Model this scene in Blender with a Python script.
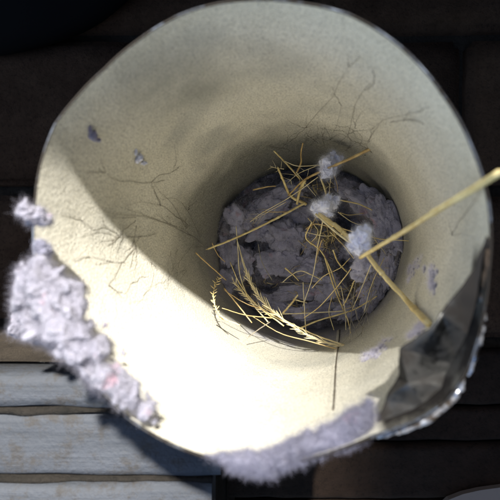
import bpy, bmesh, math, random
import numpy as np
from mathutils import Vector, noise

random.seed(7); rng = np.random.default_rng(11)
for o in list(bpy.data.objects): bpy.data.objects.remove(o, do_unlink=True)
scene = bpy.context.scene
COL = scene.collection
MM = 0.001
D = 330.0            # camera height above the paving, millimetres
F = 500.0            # focal length in units of a 500 wide picture

# ---------------------------------------------------------------- camera
cam_d = bpy.data.cameras.new('camera'); cam = bpy.data.objects.new('camera', cam_d); COL.objects.link(cam)
cam.location = (0, 0, D*MM)
cam_d.sensor_width = 36; cam_d.lens = 36*F/500.0
cam_d.clip_start = 0.01; cam_d.clip_end = 50
cam_d.dof.use_dof = True; cam_d.dof.focus_distance = 0.262
cam_d.dof.aperture_fstop = cam_d.lens/1.6
scene.camera = cam

# ---------------------------------------------------------------- sun and sky
SX, SY = 0.045, 0.64
sdir = Vector((SX, SY, 1.0)).normalized()
elev = math.asin(sdir.z); azi = math.atan2(sdir.x, sdir.y)
world = bpy.data.worlds.new("World"); scene.world = world; world.use_nodes = True
wn = world.node_tree.nodes; wl = world.node_tree.links; wn.clear()
wo = wn.new('ShaderNodeOutputWorld'); wb = wn.new('ShaderNodeBackground'); sk = wn.new('ShaderNodeTexSky')
sk.sky_type = 'NISHITA'; sk.sun_disc = False; sk.sun_elevation = elev; sk.sun_rotation = azi
wb.inputs['Strength'].default_value = 0.085
wl.new(sk.outputs[0], wb.inputs[0]); wl.new(wb.outputs[0], wo.inputs[0])
sun_d = bpy.data.lights.new('sun', 'SUN'); sun_d.energy = 4.6; sun_d.angle = math.radians(2.2); sun_d.color = (1, .975, .93)
sun = bpy.data.objects.new('sun', sun_d); COL.objects.link(sun)
sun.rotation_euler = (-sdir).to_track_quat('-Z', 'Y').to_euler(); sun.location = (0.3, 0.5, 1.2)
vs = scene.view_settings
vs.view_transform = 'Standard'; vs.look = 'None'; vs.exposure = 2.02; vs.gamma = 1; vs.use_curve_mapping = False
scene.render.engine = 'CYCLES'
scene.cycles.max_bounces = 10; scene.cycles.diffuse_bounces = 8

# ---------------------------------------------------------------- helpers
def W(x, y, d):                     # x right, y up, d below the lens (mm)  ->  world metres
    return Vector((x*MM, y*MM, (D-d)*MM))
def at(px, py, d):
    return W((px-250)/F*d, (250-py)/F*d, d)
def tag(o, label=None, cat=None, group=None, kind=None):
    if label: o['label'] = label
    if cat: o['category'] = cat
    if group: o['group'] = group
    if kind: o['kind'] = kind
    return o
def link(name, me, parent=None, mat=None):
    o = bpy.data.objects.new(name, me); COL.objects.link(o)
    if parent: 
        o.parent = parent
        o.matrix_parent_inverse = parent_world(parent).inverted()
    if mat and me is not None and not me.materials: me.materials.append(mat)
    return o
def parent_world(p):
    from mathutils import Matrix
    m = Matrix.LocRotScale(p.location, p.rotation_euler, p.scale)
    if p.parent: m = parent_world(p.parent) @ p.matrix_parent_inverse @ m
    return m
def empty(name, loc, label, cat, group=None):
    o = bpy.data.objects.new(name, None); o.empty_display_size = 0.01; o.location = loc; COL.objects.link(o)
    return tag(o, label, cat, group)
def mesh(name, verts, faces, smooth=True):
    me = bpy.data.meshes.new(name); me.from_pydata([tuple(v) for v in verts], [], faces)
    if smooth: me.polygons.foreach_set('use_smooth', [True]*len(me.polygons))
    me.update(); return me

class MB:
    def __init__(s): s.v = []; s.f = []
    def tube(s, pts, rad, n=6, cap=True, flute=0):
        m = len(pts); b = len(s.v)
        up = None
        for i in range(m):
            t = (pts[min(i+1, m-1)]-pts[max(i-1, 0)])
            t = t.normalized() if t.length > 1e-12 else Vector((0, 0, 1))
            if up is None: up = t.orthogonal().normalized()
            up = (up - t*up.dot(t)); up = up.normalized() if up.length > 1e-9 else t.orthogonal().normalized()
            w = t.cross(up); r = rad[i] if hasattr(rad, '__len__') else rad
            for k in range(n):
                a = 2*math.pi*k/n
                s.v.append(pts[i]+(up*math.cos(a)*(1-flute)+w*math.sin(a))*r*(1+.6*flute*math.cos(4*a)))
        for i in range(m-1):
            for k in range(n):
                k2 = (k+1) % n
                s.f.append((b+i*n+k, b+i*n+k2, b+(i+1)*n+k2, b+(i+1)*n+k))
        if cap:
            s.f.append(tuple(b+k for k in reversed(range(n)))); s.f.append(tuple(b+(m-1)*n+k for k in range(n)))
    def build(s, name, mat, parent=None, smooth=True):
        return link(name, mesh(name, s.v, s.f, smooth), parent, mat)

def spline(pts, n=8):               # Catmull-Rom through Vectors
    if len(pts) < 3:
        return [pts[0].lerp(pts[-1], i/n) for i in range(n+1)]
    P = [pts[0]*2-pts[1]] + list(pts) + [pts[-1]*2-pts[-2]]
    out = []
    for i in range(1, len(P)-2):
        for k in range(n):
            t = k/n; a, b, c, d = P[i-1], P[i], P[i+1], P[i+2]
            out.append(0.5*((2*b)+(c-a)*t+(2*a-5*b+4*c-d)*t*t+(3*b-a-3*c+d)*t*t*t))
    out.append(pts[-1]); return out

# ---------------------------------------------------------------- the tube frame
C0 = np.array([-1.76, 3.9, 108.7])
ax = np.array([0.1915, -0.0103, 1.0]); ax /= np.linalg.norm(ax)
ux = np.cross([0, 1, 0], ax); ux /= np.linalg.norm(ux); vy = np.cross(ax, ux)
R0 = 50.0
HP = 180.0                           # depth of the lint below the rim
LT = 212.0                           # tube length
outline = [(35, 235), (37, 200), (42, 165), (56, 126), (78, 98), (105, 71), (140, 41), (180, 17), (215, 6), (250, 2), (300, 5), (350, 17), (400, 49),
           (440, 94), (470, 148), (486, 200), (489, 235), (487, 270), (482, 310), (474, 345), (464, 372), (447, 398), (420, 416), (395, 426), (372, 434),
           (340, 447), (300, 458), (262, 464), (215, 457), (150, 430), (108, 398), (68, 350), (42, 290)]
pol = []
for (px, py) in outline:
    r = np.array([(px-250)/F, (250-py)/F, 1.0])
    t = C0.dot(ax)/r.dot(ax); q = r*t-C0
    pol.append((math.atan2(q.dot(vy), q.dot(ux)) % (2*math.pi), math.hypot(q.dot(vy), q.dot(ux))))
pol.sort()
PA = np.array([p[0] for p in pol]); PR = np.array([p[1] for p in pol])
PA = np.concatenate([PA-2*math.pi, PA, PA+2*math.pi]); PR = np.tile(PR, 3)
def rim_r(th): return float(np.interp(th % (2*math.pi), PA, PR))
def wall_r(th, h):
    k = math.exp(-max(h, 0)/30.0)
    dent = 0.35*noise.noise(Vector((math.cos(th)*2, math.sin(th)*2, h*.02)))*min(1, h/20)
    return R0+(rim_r(th)-R0)*k+dent
def wall(th, h, off=0.0):            # off > 0 towards the axis
    r = wall_r(th, h)-off
    p = C0+ax*h+r*(math.cos(th)*ux+math.sin(th)*vy)
    return W(*p)
def wall_hit(px, py):                # where the sight line meets the inner wall -> (theta, h)
    ray = np.array([(px-250)/F, (250-py)/F, 1.0])
    d = ray-ax*ray.dot(ax); c = C0-ax*C0.dot(ax)
    r = R0
    for _ in range(4):
        A = d.dot(d); B = -2*d.dot(c); Cc = c.dot(c)-r*r
        t = (-B+math.sqrt(max(B*B-4*A*Cc, 0)))/(2*A)
        q = ray*t-C0; h = q.dot(ax); th = math.atan2(q.dot(vy), q.dot(ux)); r = wall_r(th, max(h, 0))
    return th, h
def axp(x, y, h):                    # point at lateral (x, y) in the tube frame at depth h
    return W(*(C0+ax*h+x*ux+y*vy))

# ---------------------------------------------------------------- materials
class NT:
    def __init__(s, name):
        s.m = bpy.data.materials.new(name); s.m.use_nodes = True; s.t = s.m.node_tree; s.n = s.t.nodes; s.l = s.t.links
        s.b = s.n['Principled BSDF']; s.tc = s.n.new('ShaderNodeTexCoord')
    def noise(s, scale, detail=5, rough=.6, vec=None, dist=0):
        x = s.n.new('ShaderNodeTexNoise'); x.inputs['Scale'].default_value = scale; x.inputs['Detail'].default_value = detail
        x.inputs['Roughness'].default_value = rough; x.inputs['Distortion'].default_value = dist
        s.l.new(vec or s.tc.outputs['Object'], x.inputs['Vector']); return x.outputs['Fac']
    def ramp(s, fac, stops):
        x = s.n.new('ShaderNodeValToRGB'); e = x.color_ramp.elements
        while len(e) < len(stops): e.new(0.5)
        for el, (p, c) in zip(e, stops):
            el.position = p; el.color = (c if hasattr(c, '__len__') else (c, c, c))[:3] + (1,) if hasattr(c, '__len__') else (c, c, c, 1)
        s.l.new(fac, x.inputs['Fac']); return x.outputs['Color']
    def mix(s, a, b, fac, mode='MIX'):
        x = s.n.new('ShaderNodeMix'); x.data_type = 'RGBA'; x.blend_type = mode
        for sock, val in ((x.inputs[0], fac), (x.inputs[6], a), (x.inputs[7], b)):
            if isinstance(val, bpy.types.NodeSocket): s.l.new(val, sock)
            elif hasattr(val, '__len__'): sock.default_value = tuple(val)+(1,) if len(val) == 3 else val
            else: sock.default_value = val
        return x.outputs[2]
    def math(s, op, a, b=0.0):
        x = s.n.new('ShaderNodeMath'); x.operation = op
        for sock, val in ((x.inputs[0], a), (x.inputs[1], b)):
            if isinstance(val, bpy.types.NodeSocket): s.l.new(val, sock)
            else: sock.default_value = val
        return x.outputs[0]
    def bump(s, h, strength, dist):
        x = s.n.new('ShaderNodeBump'); x.inputs['Strength'].default_value = strength; x.inputs['Distance'].default_value = dist
        s.l.new(h, x.inputs['Height']); s.l.new(x.outputs[0], s.b.inputs['Normal'])
    def set(s, **k):
        for a, v in k.items():
            i = s.b.inputs[a.replace('_', ' ')]
            if isinstance(v, bpy.types.NodeSocket): s.l.new(v, i)
            else: i.default_value = tuple(v)+(1,) if i.type == 'RGBA' and len(v) == 3 else v
        return s.m
    def map(s, scale):
        x = s.n.new('ShaderNodeMapping'); x.inputs['Scale'].default_value = scale
        s.l.new(s.tc.outputs['Object'], x.inputs['Vector']); return x.outputs[0]
    def attr(s, name):
        x = s.n.new('ShaderNodeAttribute'); x.attribute_name = name; return x.outputs['Fac']

def m_wall():
    s = NT('dusty_beige_coating')
    base = s.ramp(s.noise(45, 6, .65), [(.3, (.68, .643, .525)), (.7, (.78, .743, .625))])
    dirt = s.ramp(s.noise(26, 3, .5), [(.56, 0.0), (.72, .6)])
    base = s.mix(base, (.40, .40, .36), dirt)
    sp = s.ramp(s.noise(2000, 3, .7), [(.38, .3), (.54, 1.0)])
    base = s.mix(base, sp, .65, 'MULTIPLY')
    base = s.mix(base, (.25, .25, .215), s.math('MULTIPLY', s.attr('smudge'), s.ramp(s.noise(60, 5, .6), [(.3, .35), (.6, 1.0)])))
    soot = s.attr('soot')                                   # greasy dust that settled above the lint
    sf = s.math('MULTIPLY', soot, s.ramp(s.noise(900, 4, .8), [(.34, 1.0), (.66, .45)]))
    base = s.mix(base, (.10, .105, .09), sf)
    lint = s.attr('lint')
    base = s.mix(base, (.012, .009, .007), s.math('MULTIPLY', s.attr('shade_grime'), s.ramp(s.noise(150, 4, .7), [(.3, .8), (.55, 1.0)])))  # shade of the band behind the flap, put into the wall colour
    base = s.mix(base, (.30, .29, .34), s.math('MULTIPLY', lint, s.ramp(s.noise(160, 5, .7), [(.35, .15), (.6, 1.0)])))
    h = s.math('ADD', s.noise(1100, 4, .7), s.math('MULTIPLY', s.noise(120, 3), .8))
    s.bump(h, .9, .0006)
    return s.set(Base_Color=base, Roughness=.62, Specular_IOR_Level=.35)
def m_metal(name, col, rough, dirtcol, amt):
    s = NT(name)
    d = s.ramp(s.noise(95, 6, .7, dist=.4), [(.5-amt, 1.0), (.62-amt*.3, 0.0)])
    s.bump(s.noise(90, 4, .6), .35, .0006)
    d = s.math('MINIMUM', s.math('ADD', d, s.math('MULTIPLY', s.attr('shade_grime'), .93)), 1.0)
    return s.set(Specular_IOR_Level=.12, Base_Color=s.mix(col, dirtcol, d), Metallic=s.math('SUBTRACT', 1.0, s.math('MULTIPLY', d, .9)),
                 Roughness=s.math('ADD', rough, s.math('MULTIPLY', d, .4)))
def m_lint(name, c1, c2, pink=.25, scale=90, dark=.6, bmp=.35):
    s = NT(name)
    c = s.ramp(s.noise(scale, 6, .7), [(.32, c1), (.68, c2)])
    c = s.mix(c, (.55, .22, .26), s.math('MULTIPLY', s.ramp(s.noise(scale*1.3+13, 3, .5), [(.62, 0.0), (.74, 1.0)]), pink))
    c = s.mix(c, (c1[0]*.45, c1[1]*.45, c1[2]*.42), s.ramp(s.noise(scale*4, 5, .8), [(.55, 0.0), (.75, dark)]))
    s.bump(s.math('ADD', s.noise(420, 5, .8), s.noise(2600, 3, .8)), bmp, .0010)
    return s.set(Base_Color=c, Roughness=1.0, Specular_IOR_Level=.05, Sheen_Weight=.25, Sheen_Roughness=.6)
def m_fibre(name, col):
    s = NT(name)
    tr = s.n.new('ShaderNodeBsdfTranslucent'); mx = s.n.new('ShaderNodeMixShader'); mx.inputs[0].default_value = .35
    c = s.ramp(s.noise(70, 3), [(.35, tuple(x*.75 for x in col)), (.65, tuple(min(1, x*1.2) for x in col))])
    s.l.new(c, tr.inputs[0]); s.set(Base_Color=c, Roughness=.9, Specular_IOR_Level=.1)
    s.l.new(s.b.outputs[0], mx.inputs[1]); s.l.new(tr.outputs[0], mx.inputs[2]); s.l.new(mx.outputs[0], s.n['Material Output'].inputs[0])
    return s.m
def m_straw(name, c1, c2):
    s = NT(name)
    c = s.ramp(s.noise(260, 5, .7), [(.35, c1), (.65, c2)])
    s.bump(s.noise(900, 3), .4, .0002)
    return s.set(Base_Color=c, Roughness=.42, Specular_IOR_Level=.5, Subsurface_Weight=.08, Subsurface_Radius=(.001, .0007, .0003))
def m_board():
    s = NT('grey_weathered_paint')
    st = s.noise(60, 6, .65, vec=s.map((.25, 6, 1)))
    c = s.ramp(st, [(.3, (.021, .024, .029)), (.7, (.040, .044, .052))])
    d = s.ramp(s.noise(95, 9, .8), [(.49, 0.0), (.60, .9)])
    c = s.mix(c, (.022, .019, .016), d)
    s.bump(s.math('ADD', st, s.noise(500, 4)), .5, .0012)
    return s.set(Base_Color=c, Roughness=.8)
def m_brown(name, c1, c2):
    s = NT(name)
    c = s.ramp(s.noise(38, 8, .75), [(.3, c1), (.7, c2)])
    c = s.mix(c, tuple(x*.4 for x in c1), s.ramp(s.noise(400, 5, .8), [(.5, 0.0), (.7, .8)]))
    s.bump(s.math('ADD', s.noise(60, 6), s.noise(700, 4, .8)), .8, .002)
    return s.set(Base_Color=c, Roughness=.9, Specular_IOR_Level=.2)

M = dict(
    wall=m_wall(), galv=m_metal('galvanised_steel', (.62, .64, .68), .26, (.055, .04, .028), .04),
    foil=m_metal('dirty_crumpled_metal', (.085, .084, .079), .36, (.025, .022, .019), .12), dull=m_metal('dull_edge_metal', (.13, .145, .17), .6, (.03, .026, .022), .02),
    plug=m_lint('compacted_lint', (.20, .19, .25), (.66, .64, .80), .5, 75, .45, .8), plugd=m_lint('dark_lint', (.14, .125, .14), (.42, .40, .48), .3, 90, .6, 1.0),
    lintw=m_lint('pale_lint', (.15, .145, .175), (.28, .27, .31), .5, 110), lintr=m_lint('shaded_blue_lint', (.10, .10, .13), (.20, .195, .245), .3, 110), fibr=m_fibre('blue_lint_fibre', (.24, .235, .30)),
    lintg=m_lint('bluish_grey_lint', (.74, .75, .86), (.90, .90, 1.0), .3, 110, .1),
    fibw=m_fibre('pale_lint_fibre', (.24, .23, .27)), fibg=m_fibre('grey_lint_fibre', (.80, .80, .90)), fibd=m_fibre('dusty_lint_fibre', (.80, .77, .92)),
    straw=m_straw('yellow_straw', (.55, .40, .15), (.80, .66, .32)), strawp=m_straw('pale_straw', (.60, .49, .25), (.80, .70, .43)),
    strawb=m_straw('brown_straw', (.34, .22, .08), (.58, .42, .18)), dry=m_straw('grey_dry_grass', (.14, .12, .09), (.34, .30, .22)),
    hair=m_straw('dark_root', (.06, .05, .038), (.17, .145, .11)),
    board=m_board(), soil=m_brown('dark_soil', (.020, .015, .010), (.055, .043, .030)),
    brick=m_brown('dark_brown_clay', (.050, .026, .013), (.105, .060, .034)), mortar=m_brown('dirty_mortar', (.03, .024, .018), (.06, .05, .04)),
    shade_grime=m_brown('black_grime', (.008, .007, .005), (.022, .018, .014)), darkwood=m_brown('shade_dark_timber', (.016, .009, .005), (.036, .022, .014)), matte=NT('matte_black').set(Base_Color=(.006, .006, .006), Roughness=.9, Specular_IOR_Level=.1),
)

# ---------------------------------------------------------------- ground, bricks, boards, added shade walls
def box_bm(bm, x0, x1, y0, y1, z0, z1, bev=0.0, jit=0.0):
    r = bmesh.ops.create_cube(bm, size=1)
    for v in r['verts']:
        v.co = Vector(((x0+x1)/2+v.co.x*(x1-x0)+random.uniform(-jit, jit), (y0+y1)/2+v.co.y*(y1-y0)+random.uniform(-jit, jit), (z0+z1)/2+v.co.z*(z1-z0)))
    if bev:
        es = list({e for v in r['verts'] for e in v.link_edges})
        bmesh.ops.bevel(bm, geom=es, offset=bev, segments=2, affect='EDGES')
def box_obj(name, dims, mat, parent=None, bev=0, loc=None):
    bm = bmesh.new(); box_bm(bm, *[d*MM for d in dims], bev=bev*MM); me = bpy.data.meshes.new(name); bm.to_mesh(me); bm.free()
    return link(name, me, parent, mat)

g = mesh('ground', [(-3, -3, -.012), (3, -3, -.012), (3, 3, -.012), (-3, 3, -.012)], [(0, 1, 2, 3)], False)
ground = tag(link('ground', g, None, M['soil']), 'dark brown soil around and between the paving bricks', kind='structure')
# loose bricks bedded in the soil: rows 100 mm wide, 210 mm long
bd = []
for i in range(4):
    bm = bmesh.new(); box_bm(bm, -.103, .103, -.0475, .0475, -.035, 0, bev=.004, jit=.0012)
    bmesh.ops.subdivide_edges(bm, edges=[e for e in bm.edges if e.calc_length() > .03], cuts=7, use_grid_fill=True)
    for v in bm.verts:
        v.co += v.normal*0.0015*noise.noise(v.co*60+Vector((i*9, 0, 0)))
    me = bpy.data.meshes.new('brick'); bm.to_mesh(me); bm.free(); me.materials.append(M['brick'])
    me.polygons.foreach_set('use_smooth', [True]*len(me.polygons)); bd.append(me)
paving = bpy.data.objects.new('paving', None); COL.objects.link(paving); tag(paving, 'dark brown brick paving below the upright tube', kind='structure')
for row in range(-1, 7):
    yc = -11.5+row*103.0
    if row < 0: continue
    off = -68 if row % 2 else -172
    for c in range(-2, 3):
        xc = off+105.5+c*211.0
        if xc+104 > 172: 
            if xc-104 > 172: continue
        o = link('brick', bd[(row*5+c) % 4], paving); o.location = (xc*MM, yc*MM, random.uniform(-1.5, 1)*MM)
        o.rotation_euler = (random.uniform(-.008, .008), random.uniform(-.008, .008), random.uniform(-.01, .01))

ledge = empty('timber_step', (0, -.30, 0), 'low step of grey painted weathered boards along the lower edge', 'step')
def board(y0, y1, z1, th, seed, xa, xb, mt):
    n = 110; mseg = max(3, int(abs(y1-y0)/3)); v = []; f = []
    prof = [(y0, z1-th)]
    k = 6
    prof += [(y0, z1-3)] + [(y0+1.2, z1-.7)] + [(y0+(y1-y0)*j/mseg, z1) for j in range(1, mseg)] + [(y1-1.2, z1-.7)] + [(y1, z1-3), (y1, z1-th)]
    for i in range(n+1):
        x = xa+i*((xb-xa)/n)
        for j, (y, z) in enumerate(prof):
            nz = 1.0*noise.noise(Vector((x*.012, y*.09, seed)))+.5*noise.noise(Vector((x*.06, y*.5, seed+5)))
            ny = 0.9*noise.noise(Vector((x*.05, seed*3, z*.1))) if j in (0, 1, 2, len(prof)-1, len(prof)-2, len(prof)-3) else 0
            v.append((x*MM, (y+ny)*MM, (z+(nz if 0 < j < len(prof)-1 else 0))*MM))
    P = len(prof)
    for i in range(n):
        for j in range(P-1): f.append((i*P+j, i*P+j+1, (i+1)*P+j+1, (i+1)*P+j))
        f.append((i*P+P-1, i*P, (i+1)*P, (i+1)*P+P-1))
    f.append(tuple(range(P))); f.append(tuple(n*P+j for j in reversed(range(P))))
    return link('board', mesh('board', v, f), ledge, M['board' if mt == 'board' else 'darkwood'])
BT = 160.0                                  # height of the step
for (a_, b_, sd_, e_) in ((-42.4, -54.2, 1.3, -27), (-56.0, -78.0, 4.1, -10), (-79.4, -104, 7.7, -13), (-106, -140, 9.2, -11), (-142, -176, 12, -14), (-178, -212, 15, -12)):
    board(b_, a_, BT+.6*math.sin(sd_), 20, sd_, -420, e_, 'board')
box_obj('riser', (-418, -40, -54, -45, -10, BT-20), M['soil'], ledge)
box_obj('riser', (-26, -16, -190, -58, -10, BT-20), M['soil'], ledge)
planks = empty('dark_planks', (.06, -.2, 0), 'dark brown planks lying flat beside the foot of the tube, lower right', 'planks')  # their timber is coloured extra dark to stand in for missing shade
for (a_, b_, sd_) in ((-66, -102, 2.3), (-104.5, -126, 5.1), (-128, -164, 8.7), (-166, -202, 10.2), (-204, -240, 13)):
    ledge_ = ledge; ledge = planks; board(b_, a_, 1.5+.6*math.sin(sd_), 10, sd_, -12+3*math.sin(sd_*3-3), 170, 'dark'); ledge = ledge_
pp = [(122, -166), (128, -160.5), (137, -157), (148, -154.5), (170, -151.5), (170, -190), (120, -190)]
off = link('board_offcut', mesh('board_offcut', [(p[0]*MM, p[1]*MM, z) for z in (.0042, .0085) for p in pp],
      [tuple(range(7, 14)), tuple(reversed(range(7)))]+[(k, (k+1) % 7, 7+(k+1) % 7, 7+k) for k in range(7)], False), None, NT('pale_grey_paint').set(Base_Color=(.20, .165, .135), Roughness=.8))
tag(off, 'flat grey board offcut at the lower right corner', 'board')
# dirt packed into the joints of the step
v = []; f = []; n = 220
for gi, (yj, zt, wd) in enumerate([(-55.1, BT-.6, 2.2), (-78.7, BT-.8, 1.5)]):
    b = len(v)
    for i in range(n+1):
        x = -415+i*402/n
        for j, (dy, dz) in enumerate([(-1, -6), (-.5, -.5), (0, .3), (.5, -.5), (1, -6)]):
            q = noise.noise(Vector((x*.09, j*.7+gi*9, 1)))
            v.append((x*MM, (yj+dy*wd*(1+.7*q))*MM, (zt+dz+1.3*q)*MM))
    for i in range(n):
        for j in range(4): f.append((b+i*5+j, b+i*5+j+1, b+(i+1)*5+j+1, b+(i+1)*5+j))
tag(link('packed_dirt', mesh('packed_dirt', v, f), ledge, M['shade_grime']), kind='stuff')

def shade_wall(name, x0, x1, y0, y1, H, label):  # walls added out of view, sized to shade the ground
    t = empty(name, ((x0+x1)/2*MM, (y0+y1)/2*MM, 0), label, 'wall')
    box_obj('mortar_core', (x0+3, x1-3, y0+3, y1-3, -10, H-6), M['mortar'], t)
    alongx = (x1-x0) > (y1-y0)
    L = (x1-x0) if alongx else (y1-y0); rows = int(round(H/75)); rh = H/rows
    me = None; meh = None
    for r in range(rows):
        p = -(105 if r % 2 else 0)
        while p < L-5:
            a = max(p, 0); e = min(p+200, L); 
            if e-a > 30:
                full = abs((e-a)-200) < 1
                th = (y1-y0) if alongx else (x1-x0)
                if full and me is None or not full:
                    bm = bmesh.new(); hl = (e-a)/2*MM; ht = th/2*MM
                    box_bm(bm, -(hl if alongx else ht), (hl if alongx else ht), -(ht if alongx else hl), (ht if alongx else hl), 5*MM, rh*MM, bev=2*MM)
                    m_ = bpy.data.meshes.new('brick'); bm.to_mesh(m_); bm.free(); m_.materials.append(M['brick'])
                    if full: me = m_
                else: m_ = me
                o = link('brick', m_ if not full else me, t)
                c = (a+e)/2; jx = random.uniform(-1.2, 1.2)
                o.location = (((x0+c) if alongx else (x0+x1)/2+jx)*MM, ((y0+y1)/2+jx if alongx else y0+c)*MM, r*rh*MM)
            p += 210
    return t
shade_wall('shade_wall', 172, 272, -420, 2500, 3420, 'tall dark brown brick wall added out of view on the right to cast shade')
shade_wall('shade_wall', -600, 169, 174, 274, 398, 'lower dark brown brick wall added out of view beyond the paving to cast shade')

# black rounded thing of unclear kind in the upper left corner
bm = bmesh.new(); bmesh.ops.create_uvsphere(bm, u_segments=48, v_segments=24, radius=1)
for q in bm.verts:
    x, y, z = q.co
    q.co = Vector((x*.085*(1+.1*y), y*.036, max(z, -.35)*.022+.0085)) + q.co*0.001*noise.noise(q.co*3)
me = bpy.data.meshes.new('black_piece'); bm.to_mesh(me); bm.free(); me.polygons.foreach_set('use_smooth', [True]*len(me.polygons))
o = tag(link('black_piece', me, None, M['matte']), 'black rounded rubber piece lying in the upper left corner', 'rubber piece')
o.location = (-.148, .1645, .001); o.rotation_euler = (0, 0, math.radians(14))

# ---------------------------------------------------------------- the tube
base = axp(0, 0, LT)
tube = empty('metal_tube', base, 'short wide metal tube with dusty beige inside, standing open end up', 'tube')
NA, NH = 480, 150
hs = [-.2, .3, .9, 1.8, 3, 4.5]+[6+(LT-6)*i/NH for i in range(NH+1)]
v = []; f = []; soot = []; lintv = []; shade_grime = []; smudge = []
SM = [(wall_hit(x_, y_), a_, b_, c_) for x_, y_, a_, b_, c_ in ((185, 88, .20, 11, .75), (150, 76, .22, 8, .5), (215, 96, .12, 7, .4), (420, 250, .10, 10, .3), (400, 330, .12, 16, .35), (370, 370, .1, 20, .4), (110, 235, .3, 10, .18))]
g0 = wall_hit(376, 430)[0]; g1 = wall_hit(484, 240)[0]  # angular range of the wall band that gets painted shade
rows_n = len(hs)
for i, h in enumerate(hs):
    for k in range(NA):
        th = 2*math.pi*k/NA
        v.append(wall(th, h))
        smudge.append(min(1, sum(c_*math.exp(-.5*((((th-t_+math.pi) % (2*math.pi))-math.pi)/a_)**2-.5*((h-h_)/b_)**2) for (t_, h_), a_, b_, c_ in SM)))
        dth = (th-g0) % (2*math.pi); spn = (g1-g0) % (2*math.pi)
        shade_grime.append(max(0, min(1, dth/.04))*max(0, min(1, (spn-dth)/.1))*max(0, min(1, (13-h)/2)) if dth < spn else 0)
        q = noise.noise(Vector((math.cos(th)*2.2, math.sin(th)*2.2, h*.03)))
        q2 = noise.noise(Vector((math.cos(th)*7, math.sin(th)*7, h*.09)))
        # soot collar: strongest on the upper side (theta 60..200 deg) just above the lint
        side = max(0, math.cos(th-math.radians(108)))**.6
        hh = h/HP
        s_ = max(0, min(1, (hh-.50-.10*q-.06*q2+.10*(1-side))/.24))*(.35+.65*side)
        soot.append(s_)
        low = max(0, math.cos(th-math.radians(262)))**.5
        l_ = max(0, min(1, (hh-.74-.08*q2-.05*q)/.14))*(.15+.85*low)
        lintv.append(l_)
for i in range(rows_n-1):
    for k in range(NA):
        k2 = (k+1) % NA
        f.append((i*NA+k, i*NA+k2, (i+1)*NA+k2, (i+1)*NA+k))
me = mesh('inner_wall', v, f)
for nm, arr in (('soot', soot), ('lint', lintv), ('shade_grime', shade_grime), ('smudge', smudge)):
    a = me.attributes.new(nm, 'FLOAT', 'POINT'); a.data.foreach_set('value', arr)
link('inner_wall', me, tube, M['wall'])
v = []; f = []; hs2 = [-.2, .6, 2, 4]+[8+(LT-8)*i/40 for i in range(41)]
for h in hs2:
    for k in range(160): v.append(wall(2*math.pi*k/160, h, -.75))
for i in range(len(hs2)-1):
    for k in range(160):
        k2 = (k+1) % 160; f.append((i*160+k, (i+1)*160+k, (i+1)*160+k2, i*160+k2))
link('outer_shell', mesh('outer_shell', v, f), tube, M['galv'])
mb = MB(); pts = [wall(2*math.pi*k/240, -.1, -.38) for k in range(241)]
mb.tube(pts, .27*MM, 8, cap=False); mb.build('rolled_rim', M['dull'], tube)
# lapped seam running down the lower side
sth, sh = wall_hit(333, 400)
mb = MB(); n = 60; v = []; f = []
for i in range(n+1):
    h = 1+(HP-4)*i/n
    for (dt, off) in ((-.030, .0), (-.026, .08), (-.002, .16), (0, .14), (.0015, .02)):
        v.append(wall(sth+dt+.004*math.sin(h*.05), h, off))
for i in range(n):
    for j in range(4): f.append((i*5+j, i*5+j+1, (i+1)*5+j+1, (i+1)*5+j))
link('seam_lap', mesh('seam_lap', v, f), tube, M['wall'])
mb = MB(); pts = [wall(sth+.0035+.004*math.sin(h*.05), h, .05) for h in np.linspace(28, HP-6, 70)]
mb.tube(pts, [(.34+.22*noise.noise(Vector((i*.5, 3, 0))))*MM for i in range(70)], 6); mb.build('seam_crevice', M['hair'], tube)

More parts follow.
